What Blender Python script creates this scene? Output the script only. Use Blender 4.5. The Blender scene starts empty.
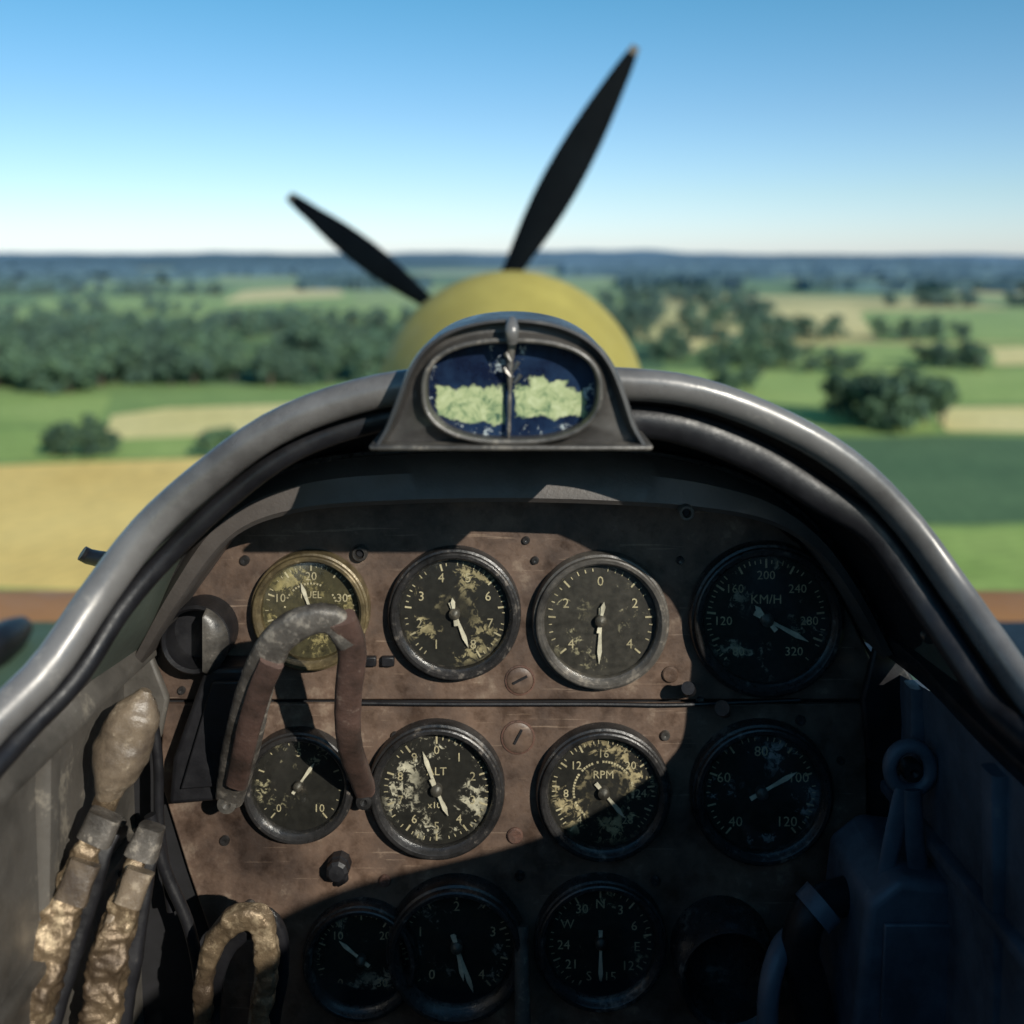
import bpy, bmesh, math, random
from mathutils import Vector, Matrix, noise
random.seed(7)
F=1024.0
def P(x,y,d): return Vector(((x-512)*d/F, d, -(y-258)*d/F))
H=40.0
def G(x,y,z=0.0):
    Y=H*F/(y-258.0); return Vector(((x-512)*Y/F, Y, -H+z))
sc=bpy.context.scene
sc.view_settings.view_transform='Standard'; sc.view_settings.look='None'; sc.view_settings.exposure=0
# ---------------- sun / sky
sdir=Vector((0.6,-1.0,0.56)).normalized()
elev=math.asin(sdir.z); rot=math.atan2(sdir.x,sdir.y)
w=bpy.data.worlds.new("World"); sc.world=w; w.use_nodes=True
nt=w.node_tree; bg=nt.nodes['Background']
sky=nt.nodes.new('ShaderNodeTexSky'); sky.sky_type='NISHITA'; sky.sun_disc=False
sky.sun_elevation=elev; sky.sun_rotation=rot; sky.air_density=1.0; sky.dust_density=0.3; sky.ozone_density=3.0
tcw=nt.nodes.new('ShaderNodeTexCoord'); sxw=nt.nodes.new('ShaderNodeSeparateXYZ'); nt.links.new(tcw.outputs['Generated'],sxw.inputs[0])
rw=nt.nodes.new('ShaderNodeValToRGB'); e=rw.color_ramp.elements
e.new(0.5); e.new(0.8)
for i,(p,c) in enumerate(((0.0,(0.90,1.00,1.36)),(0.06,(0.80,0.92,1.06)),(0.14,(0.66,0.86,0.97)),(0.26,(0.44,0.86,0.92)))):
    e[i].position=p; e[i].color=(c[0]/2,c[1]/2,c[2]/2,1)
nt.links.new(sxw.outputs[2],rw.inputs[0])
mw=nt.nodes.new('ShaderNodeVectorMath'); mw.operation='MULTIPLY'; nt.links.new(sky.outputs[0],mw.inputs[0]); nt.links.new(rw.outputs[0],mw.inputs[1])
mw2=nt.nodes.new('ShaderNodeVectorMath'); mw2.operation='SCALE'; mw2.inputs['Scale'].default_value=2.0; nt.links.new(mw.outputs[0],mw2.inputs[0])
nt.links.new(mw2.outputs[0],bg.inputs[0]); bg.inputs[1].default_value=0.13
sl=bpy.data.lights.new("sun",'SUN'); sl.energy=5.0; sl.angle=math.radians(0.5); sl.color=(1,0.94,0.83)
so=bpy.data.objects.new("sun",sl); sc.collection.objects.link(so)
so.rotation_euler=sdir.to_track_quat('Z','Y').to_euler(); so.location=(5,-8,5)
# ---------------- camera
cd=bpy.data.cameras.new("camera"); cam=bpy.data.objects.new("camera",cd); sc.collection.objects.link(cam)
cd.sensor_width=36; cd.lens=36; cd.shift_y=-(512-258)/1024.0
cam.rotation_euler=(math.radians(90),0,0); cd.clip_start=0.02; cd.clip_end=200000
cd.dof.use_dof=True; cd.dof.focus_distance=0.60; cd.dof.aperture_fstop=5.0
sc.camera=cam
# ---------------- helpers
def empty(name,loc=(0,0,0)):
    o=bpy.data.objects.new(name,None); sc.collection.objects.link(o); o.location=loc; o.empty_display_size=0.05; return o
def mk(name,verts,faces,mat=None,parent=None,smooth=True,loc=None,sharp=40):
    me=bpy.data.meshes.new(name)
    if loc is not None: verts=[Vector(v)-Vector(loc) for v in verts]
    me.from_pydata([tuple(v) for v in verts],[],faces); me.update()
    bm=bmesh.new(); bm.from_mesh(me); bmesh.ops.recalc_face_normals(bm,faces=bm.faces); bm.to_mesh(me); bm.free()
    o=bpy.data.objects.new(name,me); sc.collection.objects.link(o)
    if loc is not None: o.location=loc
    if mat: me.materials.append(mat)
    if smooth:
        me.polygons.foreach_set('use_smooth',[True]*len(me.polygons))
        try: me.set_sharp_from_angle(angle=math.radians(sharp))
        except Exception: pass
    if parent: o.parent=parent; o.matrix_parent_inverse=Matrix.Translation(-Vector(parent.location))
    return o
def bev(o,w=0.001,seg=2):
    m=o.modifiers.new('b','BEVEL'); m.width=w; m.segments=seg; m.limit_method='ANGLE'; return o
def revolve(name,prof,c,mat,parent=None,seg=72,loc=True,sharp=35):
    V=[];Fc=[];n=len(prof); c=Vector(c)
    for i in range(seg):
        a=2*math.pi*i/seg
        for r,y in prof:
            V.append(c+Vector((r*math.cos(a),y,r*math.sin(a))))
    for i in range(seg):
        j=(i+1)%seg
        for k in range(n-1):
            Fc.append((i*n+k,j*n+k,j*n+k+1,i*n+k+1))
    return mk(name,V,Fc,mat,parent,loc=c if loc else None,sharp=sharp)
def cr(pts,n):
    pts=[Vector(p) for p in pts]; q=[2*pts[0]-pts[1]]+pts+[2*pts[-1]-pts[-2]]
    out=[];m=len(pts)-1
    L=[(pts[i+1]-pts[i]).length for i in range(m)]; T=sum(L)
    for k in range(n):
        s=T*k/(n-1); i=0
        while i<m-1 and s>L[i]: s-=L[i]; i+=1
        t=min(1,max(0,s/L[i])); a,b,c,d=q[i],q[i+1],q[i+2],q[i+3]
        out.append(0.5*((2*b)+(c-a)*t+(2*a-5*b+4*c-d)*t*t+(3*b-3*c+d-a)*t*t*t))
    return out
def lerpl(vals,t):
    x=t*(len(vals)-1); i=min(int(x),len(vals)-2); f=x-i
    return vals[i]*(1-f)+vals[i+1]*f
def sweep(name,pts,A,B,mat,parent=None,n=40,seg=20,ref=(0,1,0),raw=False,rough=0.0,rs=60,power=2.0):
    path=[Vector(p) for p in pts] if raw else cr(pts,n)
    n=len(path)
    if not isinstance(A,(list,tuple)): A=[A,A]
    if not isinstance(B,(list,tuple)): B=[B,B]
    V=[];Fc=[]; nb=Vector(ref)
    for i,p in enumerate(path):
        t=(path[min(i+1,n-1)]-path[max(i-1,0)]).normalized()
        nb=(nb-t*nb.dot(t)).normalized(); na=t.cross(nb)
        a=lerpl(A,i/(n-1)); b=lerpl(B,i/(n-1))
        for k in range(seg):
            th=2*math.pi*k/seg; c=math.cos(th); s=math.sin(th)
            c=math.copysign(abs(c)**(2/power),c); s=math.copysign(abs(s)**(2/power),s)
            d=na*(a*c)+nb*(b*s); q=p+d
            if rough: q=q+d.normalized()*rough*(noise.noise(q*rs)+0.5*noise.noise(q*rs*2.7))
            V.append(q)
    for i in range(n-1):
        for k in range(seg):
            k2=(k+1)%seg
            Fc.append((i*seg+k,i*seg+k2,(i+1)*seg+k2,(i+1)*seg+k))
    Fc.append(tuple(range(seg))); Fc.append(tuple((n-1)*seg+k for k in range(seg)))
    return mk(name,V,Fc,mat,parent)
def loft(name,curves,mat,parent=None,closed=False):
    n=len(curves[0]); V=[v for c in curves for v in c]; Fc=[]
    for r in range(len(curves)-1):
        for i in range(n-1+(1 if closed else 0)):
            j=(i+1)%n
            Fc.append((r*n+i,r*n+j,(r+1)*n+j,(r+1)*n+i))
    return mk(name,V,Fc,mat,parent)
def prism(name,pp,y0,y1,mat,parent=None,bw=0.0015,seg=2):
    V=[P(x,y,y0) for x,y in pp]; n=len(V)
    V2=[Vector((v.x,y1,v.z)) for v in V]
    Fc=[tuple(range(n)),tuple(range(2*n-1,n-1,-1))]+[(i,(i+1)%n,(i+1)%n+n,i+n) for i in range(n)]
    o=mk(name,V+V2,Fc,mat,parent,sharp=30)
    if bw: bev(o,bw,seg)
    return o
def box(name,c,s,mat,parent=None,bw=0.002,rotm=None):
    V=[];c=Vector(c)
    for x in(-.5,.5):
        for y in(-.5,.5):
            for z in(-.5,.5):
                v=Vector((x*s[0],y*s[1],z*s[2]))
                if rotm: v=rotm@v
                V.append(c+v)
    Fc=[(0,1,3,2),(4,6,7,5),(0,4,5,1),(2,3,7,6),(0,2,6,4),(1,5,7,3)]
    o=mk(name,V,Fc,mat,parent,sharp=30)
    if bw: bev(o,bw)
    return o
# ---------------- materials
def newmat(name):
    m=bpy.data.materials.new(name); m.use_nodes=True; t=m.node_tree
    return m,t,t.nodes['Principled BSDF']
def N(t,ty,**k):
    n=t.nodes.new(ty)
    for a,b in k.items(): setattr(n,a,b)
    return n
def ramp(t,src,stops):
    r=N(t,'ShaderNodeValToRGB'); e=r.color_ramp.elements
    while len(e)<len(stops): e.new(0.5)
    for i,(p,c) in enumerate(stops):
        e[i].position=p; e[i].color=(c[0],c[1],c[2],1) if not isinstance(c,float) else (c,c,c,1)
    t.links.new(src,r.inputs[0]); return r
def mixc(t,f,a,b,blend='MIX'):
    m=N(t,'ShaderNodeMix',data_type='RGBA',blend_type=blend)
    for s,v in ((0,f),(6,a),(7,b)):
        if hasattr(v,'is_linked') or hasattr(v,'links'): t.links.new(v,m.inputs[s])
        elif s==0: m.inputs[0].default_value=v
        else: m.inputs[s].default_value=(v[0],v[1],v[2],1)
    return m.outputs[2]
def noi(t,scale,detail=6,rough=0.6,coord=None,dist=0):
    n=N(t,'ShaderNodeTexNoise'); n.inputs['Scale'].default_value=scale; n.inputs['Detail'].default_value=detail
    n.inputs['Roughness'].default_value=rough; n.inputs['Distortion'].default_value=dist
    if coord is None:
        coord=N(t,'ShaderNodeNewGeometry').outputs['Position']
    t.links.new(coord,n.inputs['Vector']); return n.outputs['Fac']
def bump(t,b,h,s=0.3,d=0.001):
    n=N(t,'ShaderNodeBump'); n.inputs['Strength'].default_value=s; n.inputs['Distance'].default_value=d
    t.links.new(h,n.inputs['Height']); t.links.new(n.outputs[0],b.inputs['Normal'])
def worn(name,base,worncol,dirt,metal=0.0,rough=0.5,sc1=14,wear=0.62,bs=0.35,fine=220,spec=0.5,scratch=False):
    m,t,b=newmat(name)
    n1=noi(t,sc1,8,0.68); n2=noi(t,sc1*5,6,0.7); n3=noi(t,fine,3,0.6)
    f1=ramp(t,n1,[(0.35,dirt),(0.52,base),(0.75,tuple(min(1,c*1.35) for c in base))])
    mm=N(t,'ShaderNodeMath',operation='MULTIPLY'); t.links.new(n1,mm.inputs[0]); t.links.new(n2,mm.inputs[1])
    wf=ramp(t,mm.outputs[0],[(wear*wear-0.02,(0,0,0)),(wear*wear+0.05,(1,1,1))])
    c=mixc(t,wf.outputs[0],f1.outputs[0],worncol)
    if scratch:
        pos=N(t,'ShaderNodeNewGeometry').outputs['Position']
        for ang,lo in ((0.5,.68),(-0.9,.70),(1.4,.71)):
            mp=N(t,'ShaderNodeMapping'); mp.inputs['Rotation'].default_value=(0,ang,0); mp.inputs['Scale'].default_value=(18,1,420); t.links.new(pos,mp.inputs[0])
            s=noi(t,1.0,3,.6,mp.outputs[0]); sr=ramp(t,s,[(lo,(0,0,0)),(lo+.03,(.5,.5,.5))])
            c=mixc(t,sr.outputs[0],c,tuple(q*1.3 for q in worncol))
        g=noi(t,8,7,.68); gr=ramp(t,g,[(.36,(.32,.31,.32)),(.48,(.8,.8,.8)),(.62,(1.1,1.07,1.03))]); c=mixc(t,1.0,c,gr.outputs[0],'MULTIPLY')
        g2=noi(t,55,6,.7); gr2=ramp(t,g2,[(.36,(.45,.42,.40)),(.5,(1,1,1))]); c=mixc(t,0.7,c,mixc(t,1.0,c,gr2.outputs[0],'MULTIPLY'))
    t.links.new(c,b.inputs['Base Color'])
    b.inputs['Metallic'].default_value=metal; b.inputs['Specular IOR Level'].default_value=spec
    r=ramp(t,n2,[(0.3,max(0.05,rough-0.12)),(0.7,min(1,rough+0.18))]); t.links.new(r.outputs[0],b.inputs['Roughness'])
    ad=N(t,'ShaderNodeMath',operation='ADD'); t.links.new(n2,ad.inputs[0])
    m3=N(t,'ShaderNodeMath',operation='MULTIPLY'); m3.inputs[1].default_value=0.35; t.links.new(n3,m3.inputs[0]); t.links.new(m3.outputs[0],ad.inputs[1])
    bump(t,b,ad.outputs[0],bs,0.0012)
    return m
M={}
M['panel']=worn('brown_panel_paint',(0.128,0.085,0.062),(0.23,0.17,0.125),(0.055,0.037,0.029),rough=0.48,sc1=11,wear=0.57,bs=0.35,scratch=True)
M['rust']=worn('rust',(0.10,0.05,0.035),(0.15,0.10,0.07),(0.03,0.02,0.015),rough=0.7,sc1=60,bs=0.6)
M['black']=worn('black_paint',(0.011,0.011,0.013),(0.055,0.05,0.045),(0.005,0.005,0.006),rough=0.42,sc1=20,wear=0.64,bs=0.25,spec=0.4)
M['bezel']=worn('bezel_paint',(0.022,0.021,0.021),(0.12,0.105,0.09),(0.009,0.009,0.009),rough=0.30,sc1=45,wear=0.57,bs=0.25)
M['bezelg']=worn('bezel_grey',(0.075,0.069,0.061),(0.17,0.15,0.125),(0.026,0.024,0.022),rough=0.36,sc1=45,wear=0.56,bs=0.25)
M['bezelb']=worn('bezel_brass',(0.13,0.10,0.052),(0.27,0.21,0.12),(0.04,0.031,0.018),metal=.3,rough=0.36,sc1=45,wear=0.56,bs=0.25)
M['hood']=worn('hood_leather',(0.075,0.066,0.061),(0.11,0.095,0.08),(0.042,0.037,0.034),rough=0.46,sc1=9,wear=0.64,bs=0.4,fine=500)
M['sight']=worn('gunsight_paint',(0.06,0.056,0.052),(0.13,0.12,0.11),(0.030,0.028,0.027),rough=0.38,sc1=16,wear=0.6,bs=0.25)
M['rim']=worn('rim_metal',(0.165,0.158,0.152),(0.30,0.28,0.25),(0.085,0.08,0.077),metal=0.2,rough=0.31,sc1=9,wear=0.6,bs=0.12)
M['wall']=worn('cockpit_wall_paint',(0.085,0.078,0.069),(0.19,0.17,0.14),(0.038,0.035,0.031),rough=0.46,sc1=12,wear=0.57,bs=0.3)
M['wallb']=worn('cockpit_wall_bluegrey',(0.085,0.10,0.125),(0.15,0.155,0.17),(0.04,0.047,0.06),rough=0.45,sc1=14,wear=0.6,bs=0.3)
M['yellow']=worn('yellow_nose_paint',(0.34,0.285,0.075),(0.36,0.32,0.10),(0.29,0.24,0.06),rough=0.6,sc1=3,wear=0.75,bs=0.03,spec=0.2)
M['blade']=worn('blade_paint',(0.002,0.0035,0.005),(0.005,0.007,0.009),(0.0015,0.0025,0.004),rough=0.65,sc1=5,wear=0.8,bs=0.02,spec=0.06)
M['tip']=worn('blade_tip_paint',(0.07,0.065,0.055),(0.07,0.065,0.055),(0.05,0.045,0.04),rough=0.5)
M['strap']=worn('brown_leather_strap',(0.095,0.058,0.047),(0.19,0.14,0.11),(0.04,0.027,0.022),rough=0.42,sc1=25,wear=0.57,bs=0.5)
M['hgrey']=worn('worn_handle_metal',(0.12,0.108,0.095),(0.28,0.25,0.21),(0.04,0.035,0.03),metal=0.2,rough=0.42,sc1=35,wear=0.53,bs=0.5)
M['brass']=worn('tarnished_brass',(0.19,0.138,0.085),(0.40,0.31,0.20),(0.075,0.052,0.034),metal=0.45,rough=0.34,sc1=24,wear=0.54,bs=1.0,fine=260)
M['wood']=worn('worn_wood_grip',(0.155,0.12,0.085),(0.30,0.245,0.18),(0.06,0.045,0.034),rough=0.32,sc1=26,wear=0.55,bs=0.6)
M['deck']=worn('deck_paint',(0.08,0.10,0.08),(0.1,0.12,0.1),(0.05,0.06,0.05),rough=0.5,sc1=3)
M['wingg']=worn('wing_green_paint',(0.07,0.115,0.075),(0.1,0.14,0.09),(0.05,0.085,0.055),rough=0.6,sc1=2,bs=0.02,spec=0.2)
M['wingb']=worn('wing_brown_paint',(0.42,0.20,0.075),(0.45,0.23,0.09),(0.36,0.165,0.06),rough=0.6,sc1=2,bs=0.02,spec=0.2)
def flat(name,col,rough=0.5,metal=0):
    m,t,b=newmat(name)
    n=noi(t,90,5,0.65); r=ramp(t,n,[(0.3,tuple(c*0.45 for c in col)),(0.7,tuple(min(1,c*1.2) for c in col))])
    t.links.new(r.outputs[0],b.inputs['Base Color']); b.inputs['Roughness'].default_value=rough; b.inputs['Metallic'].default_value=metal
    return m
M['mark']=flat('dial_markings',(0.58,0.51,0.34),0.6)
M['needle']=flat('needle_paint',(0.78,0.73,0.60),0.5)
M['dark']=flat('dark_void',(0.006,0.006,0.008),0.9)
M['screw']=flat('steel_screw',(0.2,0.19,0.175),0.35,0.8)
def dialmat(name,base,fleck,amount,r,seed):
    m,t,b=newmat(name)
    tc=N(t,'ShaderNodeTexCoord'); mp=N(t,'ShaderNodeMapping'); mp.inputs['Location'].default_value=(seed*0.31,0,seed*0.17)
    t.links.new(tc.outputs['Object'],mp.inputs['Vector'])
    n1=noi(t,170,6,0.75,mp.outputs[0],0.9); n2=noi(t,42,3,0.5,mp.outputs[0])
    ln=N(t,'ShaderNodeVectorMath',operation='LENGTH'); t.links.new(tc.outputs['Object'],ln.inputs[0])
    rr=N(t,'ShaderNodeMath',operation='DIVIDE'); t.links.new(ln.outputs['Value'],rr.inputs[0]); rr.inputs[1].default_value=r
    mask=ramp(t,rr.outputs[0],[(0.25,(0.05,)*3),(0.6,(0.9,)*3),(0.82,(0.9,)*3),(0.97,(0.2,)*3)])
    a=N(t,'ShaderNodeMath',operation='MULTIPLY'); t.links.new(n1,a.inputs[0]); t.links.new(n2,a.inputs[1])
    th=0.355-0.095*amount
    f=ramp(t,a.outputs[0],[(th,(0,0,0)),(th+0.03,(1,1,1))])
    g=N(t,'ShaderNodeMath',operation='MULTIPLY'); t.links.new(f.outputs[0],g.inputs[0]); t.links.new(mask.outputs[0],g.inputs[1])
    n3=noi(t,200,3,0.6,mp.outputs[0])
    bb=ramp(t,n3,[(0.3,tuple(c*0.5 for c in base)),(0.7,tuple(c*1.5 for c in base))])
    fl=ramp(t,n3,[(0.35,tuple(c*0.45 for c in fleck)),(0.65,fleck)])
    t.links.new(mixc(t,g.outputs[0],bb.outputs[0],fl.outputs[0]),b.inputs['Base Color'])
    b.inputs['Roughness'].default_value=0.6
    bump(t,b,n1,0.3,0.0005)
    return m
def glassmat():
    m=bpy.data.materials.new('gauge_glass'); m.use_nodes=True; t=m.node_tree; t.nodes.clear()
    o=N(t,'ShaderNodeOutputMaterial'); mx=N(t,'ShaderNodeMixShader'); tr=N(t,'ShaderNodeBsdfTransparent'); gl=N(t,'ShaderNodeBsdfGlossy')
    tr.inputs[0].default_value=(0.94,0.94,0.90,1); gl.inputs['Roughness'].default_value=0.14
    fr=N(t,'ShaderNodeFresnel'); fr.inputs[0].default_value=1.5
    pos=N(t,'ShaderNodeNewGeometry').outputs['Position']
    d=noi(t,38,7,0.72,pos); rp=ramp(t,d,[(0.42,(0.02,)*3),(0.75,(0.22,)*3)])
    ad=N(t,'ShaderNodeMath',operation='ADD'); t.links.new(fr.outputs[0],ad.inputs[0]); t.links.new(rp.outputs[0],ad.inputs[1])
    t.links.new(ad.outputs[0],mx.inputs[0]); t.links.new(tr.outputs[0],mx.inputs[1]); t.links.new(gl.outputs[0],mx.inputs[2]); t.links.new(mx.outputs[0],o.inputs[0])
    return m
M['glass']=glassmat()
# ---------------- gauges
def textverts(s,size):
    c=bpy.data.curves.new('t','FONT'); c.body=s; c.size=size; c.align_x='CENTER'; c.align_y='CENTER'; c.resolution_u=2
    o=bpy.data.objects.new('t',c); sc.collection.objects.link(o); bpy.context.view_layer.update()
    me=bpy.data.meshes.new_from_object(o.evaluated_get(bpy.context.evaluated_depsgraph_get()))
    V=[Vector((v.co.x,0,v.co.y)) for v in me.vertices]; Fc=[tuple(p.vertices) for p in me.polygons]
    bpy.data.objects.remove(o); bpy.data.meshes.remove(me); return V,Fc
def gauge(name,cx,cy,rpx,y0=0.638,nums=None,a0=-140,a1=140,ticks=40,needles=((150,0.75),),bez='bezel',amount=0.3,fleck=(0.55,0.50,0.33),base=(0.013,0.0125,0.011),label=None,sub=None,proud=0.011,seed=0,numsize=0.2,inner_ring=False):
    r=rpx*y0/F; c=P(cx,cy,y0); c=Vector((c.x,y0,c.z))
    g=empty(name,c)
    ri=r*0.82
    revolve('bezel',[(r*1.0,0.002),(r*1.0,-proud*0.55),(r*0.985,-proud*0.7),(r*0.955,-proud*0.75),(r*0.945,-proud*0.95),(r*0.925,-proud),(r*0.88,-proud),(r*0.86,-proud*0.92),(ri,-proud*0.55),(ri,-0.001)],c,M[bez],g,sharp=28)
    dm=dialmat(name+'_dial',base,fleck,amount,ri,seed)
    yd=c.y-0.0025
    V=[Vector((c.x,yd,c.z))]+[Vector((c.x+ri*math.cos(i*math.pi/36),yd,c.z+ri*math.sin(i*math.pi/36))) for i in range(72)]
    mk('dial',V,[(0,1+i,1+(i+1)%72) for i in range(72)],dm,g,loc=Vector((c.x,yd,c.z)))
    MV=[];MF=[]; yt=yd-0.0006
    def quad(ang,r0,r1,w0,w1=None):
        if w1 is None:w1=w0
        a=math.radians(ang); u=Vector((math.sin(a),0,math.cos(a))); v=Vector((u.z,0,-u.x)); k=len(MV)
        for rr,ww,s in((r0,w0,-1),(r0,w0,1),(r1,w1,1),(r1,w1,-1)):
            MV.append(Vector((c.x,yt,c.z))+u*rr+v*(s*ww/2))
        MF.append((k,k+1,k+2,k+3))
    for i in range(ticks+1):
        if random.random()<0.14: continue
        maj=(i%5==0); a=a0+(a1-a0)*i/ticks
        quad(a,ri*(0.80 if maj else 0.87),ri*random.uniform(.92,.95),r*(0.026 if maj else 0.014))
    if inner_ring:
        for i in range(0,ticks,1):
            if random.random()<.25: continue
            a=a0+(a1-a0)*i/ticks; quad(a,ri*.52,ri*.56,r*.03)
    if nums:
        for i,s in enumerate(nums):
            a=math.radians(a0+(a1-a0)*i/max(1,len(nums)-1))
            V2,F2=textverts(s,r*numsize); k=len(MV)
            for v in V2: MV.append(Vector((c.x+math.sin(a)*ri*0.68+v.x,yt,c.z+math.cos(a)*ri*0.68+v.z)))
            MF+= [tuple(k+i2 for i2 in f) for f in F2]
    for lab,zo,sz in ((label,0.3,0.14),(sub,-0.3,0.11)):
        if lab:
            V2,F2=textverts(lab,r*sz*1.2); k=len(MV)
            for v in V2: MV.append(Vector((c.x+v.x,yt,c.z+ri*zo+v.z)))
            MF+=[tuple(k+i2 for i2 in f) for f in F2]
    mk('markings',MV,MF,M['mark'],g,smooth=False)
    for i,(ang,ln) in enumerate(needles):
        a=math.radians(ang); u=Vector((math.sin(a),0,math.cos(a))); v=Vector((u.z,0,-u.x)); o=Vector((c.x,yd-0.002-0.0012*i,c.z))
        q=[o-u*ri*0.22-v*r*0.03,o-u*ri*0.22+v*r*0.03,o+v*r*0.02+u*ri*ln*0.3,o+v*r*0.034+u*ri*ln*0.72,o+u*ri*ln,o-v*r*0.034+u*ri*ln*0.72,o-v*r*0.02+u*ri*ln*0.3]
        q2=[p+Vector((0,0.0006,0)) for p in q]; n=7
        mk('needle',q+q2,[tuple(range(n)),tuple(range(2*n-1,n-1,-1))]+[(k,(k+1)%n,(k+1)%n+n,k+n) for k in range(n)],M['needle'],g,smooth=False)
    revolve('needle_hub',[(r*0.085,0),(r*0.085,-0.004),(r*0.05,-0.0055),(0.00001,-0.006)],Vector((c.x,yd,c.z)),M['bezelg'],g,seg=24)
    gy=c.y-proud*0.6
    V=[Vector((c.x,gy-0.0030,c.z))]
    for k in (0.33,0.66,1.0):
        V+=[Vector((c.x+ri*1.005*k*math.cos(i*math.pi/24),gy-0.0030*(1-k*k),c.z+ri*1.005*k*math.sin(i*math.pi/24))) for i in range(48)]
    Fc=[(0,1+i,1+(i+1)%48) for i in range(48)]
    for q in (0,1): Fc+=[(1+48*q+i,49+48*q+i,49+48*q+(i+1)%48,1+48*q+(i+1)%48) for i in range(48)]
    mk('glass',V,Fc,M['glass'],g)
    return g
gauge('fuel_gauge',312,608,59,nums=['0','10','20','30','40'],needles=((-20,0.6),),amount=0.95,fleck=(0.52,0.44,0.21),base=(0.055,0.048,0.024),seed=1,label='FUEL',bez='bezelb',inner_ring=True)
gauge('turn_indicator',455,611,66,nums=['1','2','3','4','5','6','7','8'],needles=((158,0.68),(-8,0.3)),amount=0.72,fleck=(0.54,0.46,0.27),seed=2,a0=-150,a1=150,ticks=45)
gauge('climb_indicator',600,618,68,bez='bezelg',nums=['4','2','0','2','4'],needles=((182,0.78),(10,0.35)),amount=0.4,base=(0.036,0.033,0.029),seed=3,a0=-130,a1=130,ticks=30)
gauge('airspeed_indicator',765,617,77,nums=['80','120','160','200','240','280','320'],needles=((118,0.75),(-40,0.3)),amount=0.6,fleck=(0.5,0.47,0.38),seed=4,label='KM/H',ticks=50,numsize=0.16)
gauge('oil_pressure_gauge',300,782,56,nums=['0','5','10'],needles=((35,0.6),),amount=0.35,seed=5,ticks=20)
gauge('altimeter',437,786,68,nums=['0','1','2','3','4','5','6','7','8','9'],a0=0,a1=324,ticks=45,needles=((-20,0.72),(155,0.5)),amount=0.85,fleck=(0.80,0.75,0.6),seed=6,label='ALT',sub='x100',numsize=0.18)
gauge('tachometer',603,789,67,nums=['4','8','12','16','20','24','28'],needles=((140,0.6),),amount=0.92,fleck=(0.60,0.50,0.30),seed=7,label='RPM',ticks=50,numsize=0.17,inner_ring=True)
gauge('coolant_temperature_gauge',760,789,71,nums=['40','60','80','100','120'],needles=((60,0.7),),amount=0.65,fleck=(0.42,0.45,0.48),seed=8)
gauge('voltmeter',362,955,58,nums=['0','10','20','30'],needles=((-50,0.6),),amount=0.5,seed=9,fleck=(0.5,0.48,0.4))
gauge('manifold_pressure_gauge',457,942,69,nums=['0','1','2','3','4'],needles=((160,0.9),(168,0.6)),amount=0.5,seed=10,proud=0.016,fleck=(0.4,0.38,0.34))
gauge('compass_gauge',600,938,66,nums=['N','3','6','E','12','15','S','21','24','W','30'],a0=0,a1=330,needles=((180,0.8),),amount=0.3,seed=11)
# ---------------- instrument panel
ip=empty('instrument_panel',P(512,700,0.64))
prism('upper_plate',[(240,524),(205,560),(150,640),(137,660),(150,680),(163,700),(868,700),(872,662),(845,606),(800,545),(752,506),(694,490),(611,482),(512,480),(410,482),(318,490)],0.638,0.642,M['panel'],ip,0.001)
prism('lower_plate',[(163,704),(866,704),(868,870),(845,905),(845,1130),(215,1130),(212,940),(188,870),(160,780)],0.638,0.642,M['panel'],ip,0.001)
prism('backing_plate',[(255,514),(318,486),(410,478),(512,476),(611,478),(694,486),(752,502),(795,532),(832,580),(866,645),(900,690),(900,1180),(120,1180),(120,690),(160,635),(205,560)],0.6435,0.648,M['dark'],ip,0)
def boss(x,y,rp,mat='rust',h=0.002,parent=ip,d=0.638,nm='rivet'):
    r=rp*d/F; return revolve(nm,[(r,0.001),(r,-h*0.6),(r*0.85,-h),(r*0.4,-h*1.05),(0.00001,-h*0.8)],P(x,y,d),M[mat],parent,seg=28)
for x,y,r,mt in ((520,680,13,'panel'),(518,737,15,'panel'),(670,674,8,'panel'),(515,835,8,'rust'),(665,735,5,'screw'),(388,662,5,'bezel'),(245,560,5,'bezel'),(535,560,4,'bezel'),(395,735,4,'bezel'),(385,880,6,'rust'),(225,840,5,'bezel'),(250,905,6,'bezel'),(182,690,4,'bezel'),(800,720,5,'bezel'),(655,880,5,'bezel'),(700,700,4,'bezel'),(840,760,4,'bezel'),(520,875,5,'bezel'),(230,730,5,'bezel'),(680,560,4,'bezel'),(526,540,4,'bezel')):
    boss(x,y,r,mt)
for x,y,r in ((520,680,15),(518,737,17)):
    box('slot',P(x,y,0.6355),(0.010,0.0008,0.0014),M['dark'],ip,0,Matrix.Rotation(0.6+x*.3,3,'Y'))
    rr=r*.638/F
    revolve('washer',[(rr,0.001),(rr,-.0008),(rr*.9,-.001),(rr*.86,.001)],P(x,y,.638),M['rust'],ip,seg=32)
for x,y,r in ((360,553,8),(686,512,8)):
    d=0.636 if y>530 else 0.578
    c=P(x,y,d); rr=r*d/F
    revolve('eyelet',[(rr,0.004),(rr,-0.002),(rr*0.85,-0.003),(rr*0.6,-0.003),(rr*0.5,0.001)],c,M['bezelg'],ip,seg=28)
    boss(x,y,r*0.45,'dark',0.001,ip,d)
for x in (370,388): box('toggle_base',P(x,661,0.636),(0.008,0.004,0.006),M['black'],ip,0.0008)
sweep('toggle_red',[P(725,712,0.636),P(724,711,0.626),P(722,708,0.617)],[0.0035,0.0045],[0.0035,0.0045],M['rust'],ip,n=8,seg=14)
sweep('toggle_black',[P(690,690,0.636),P(689,690,0.625),P(688,688,0.62)],0.004,0.004,M['black'],ip,n=8,seg=14)
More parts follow.
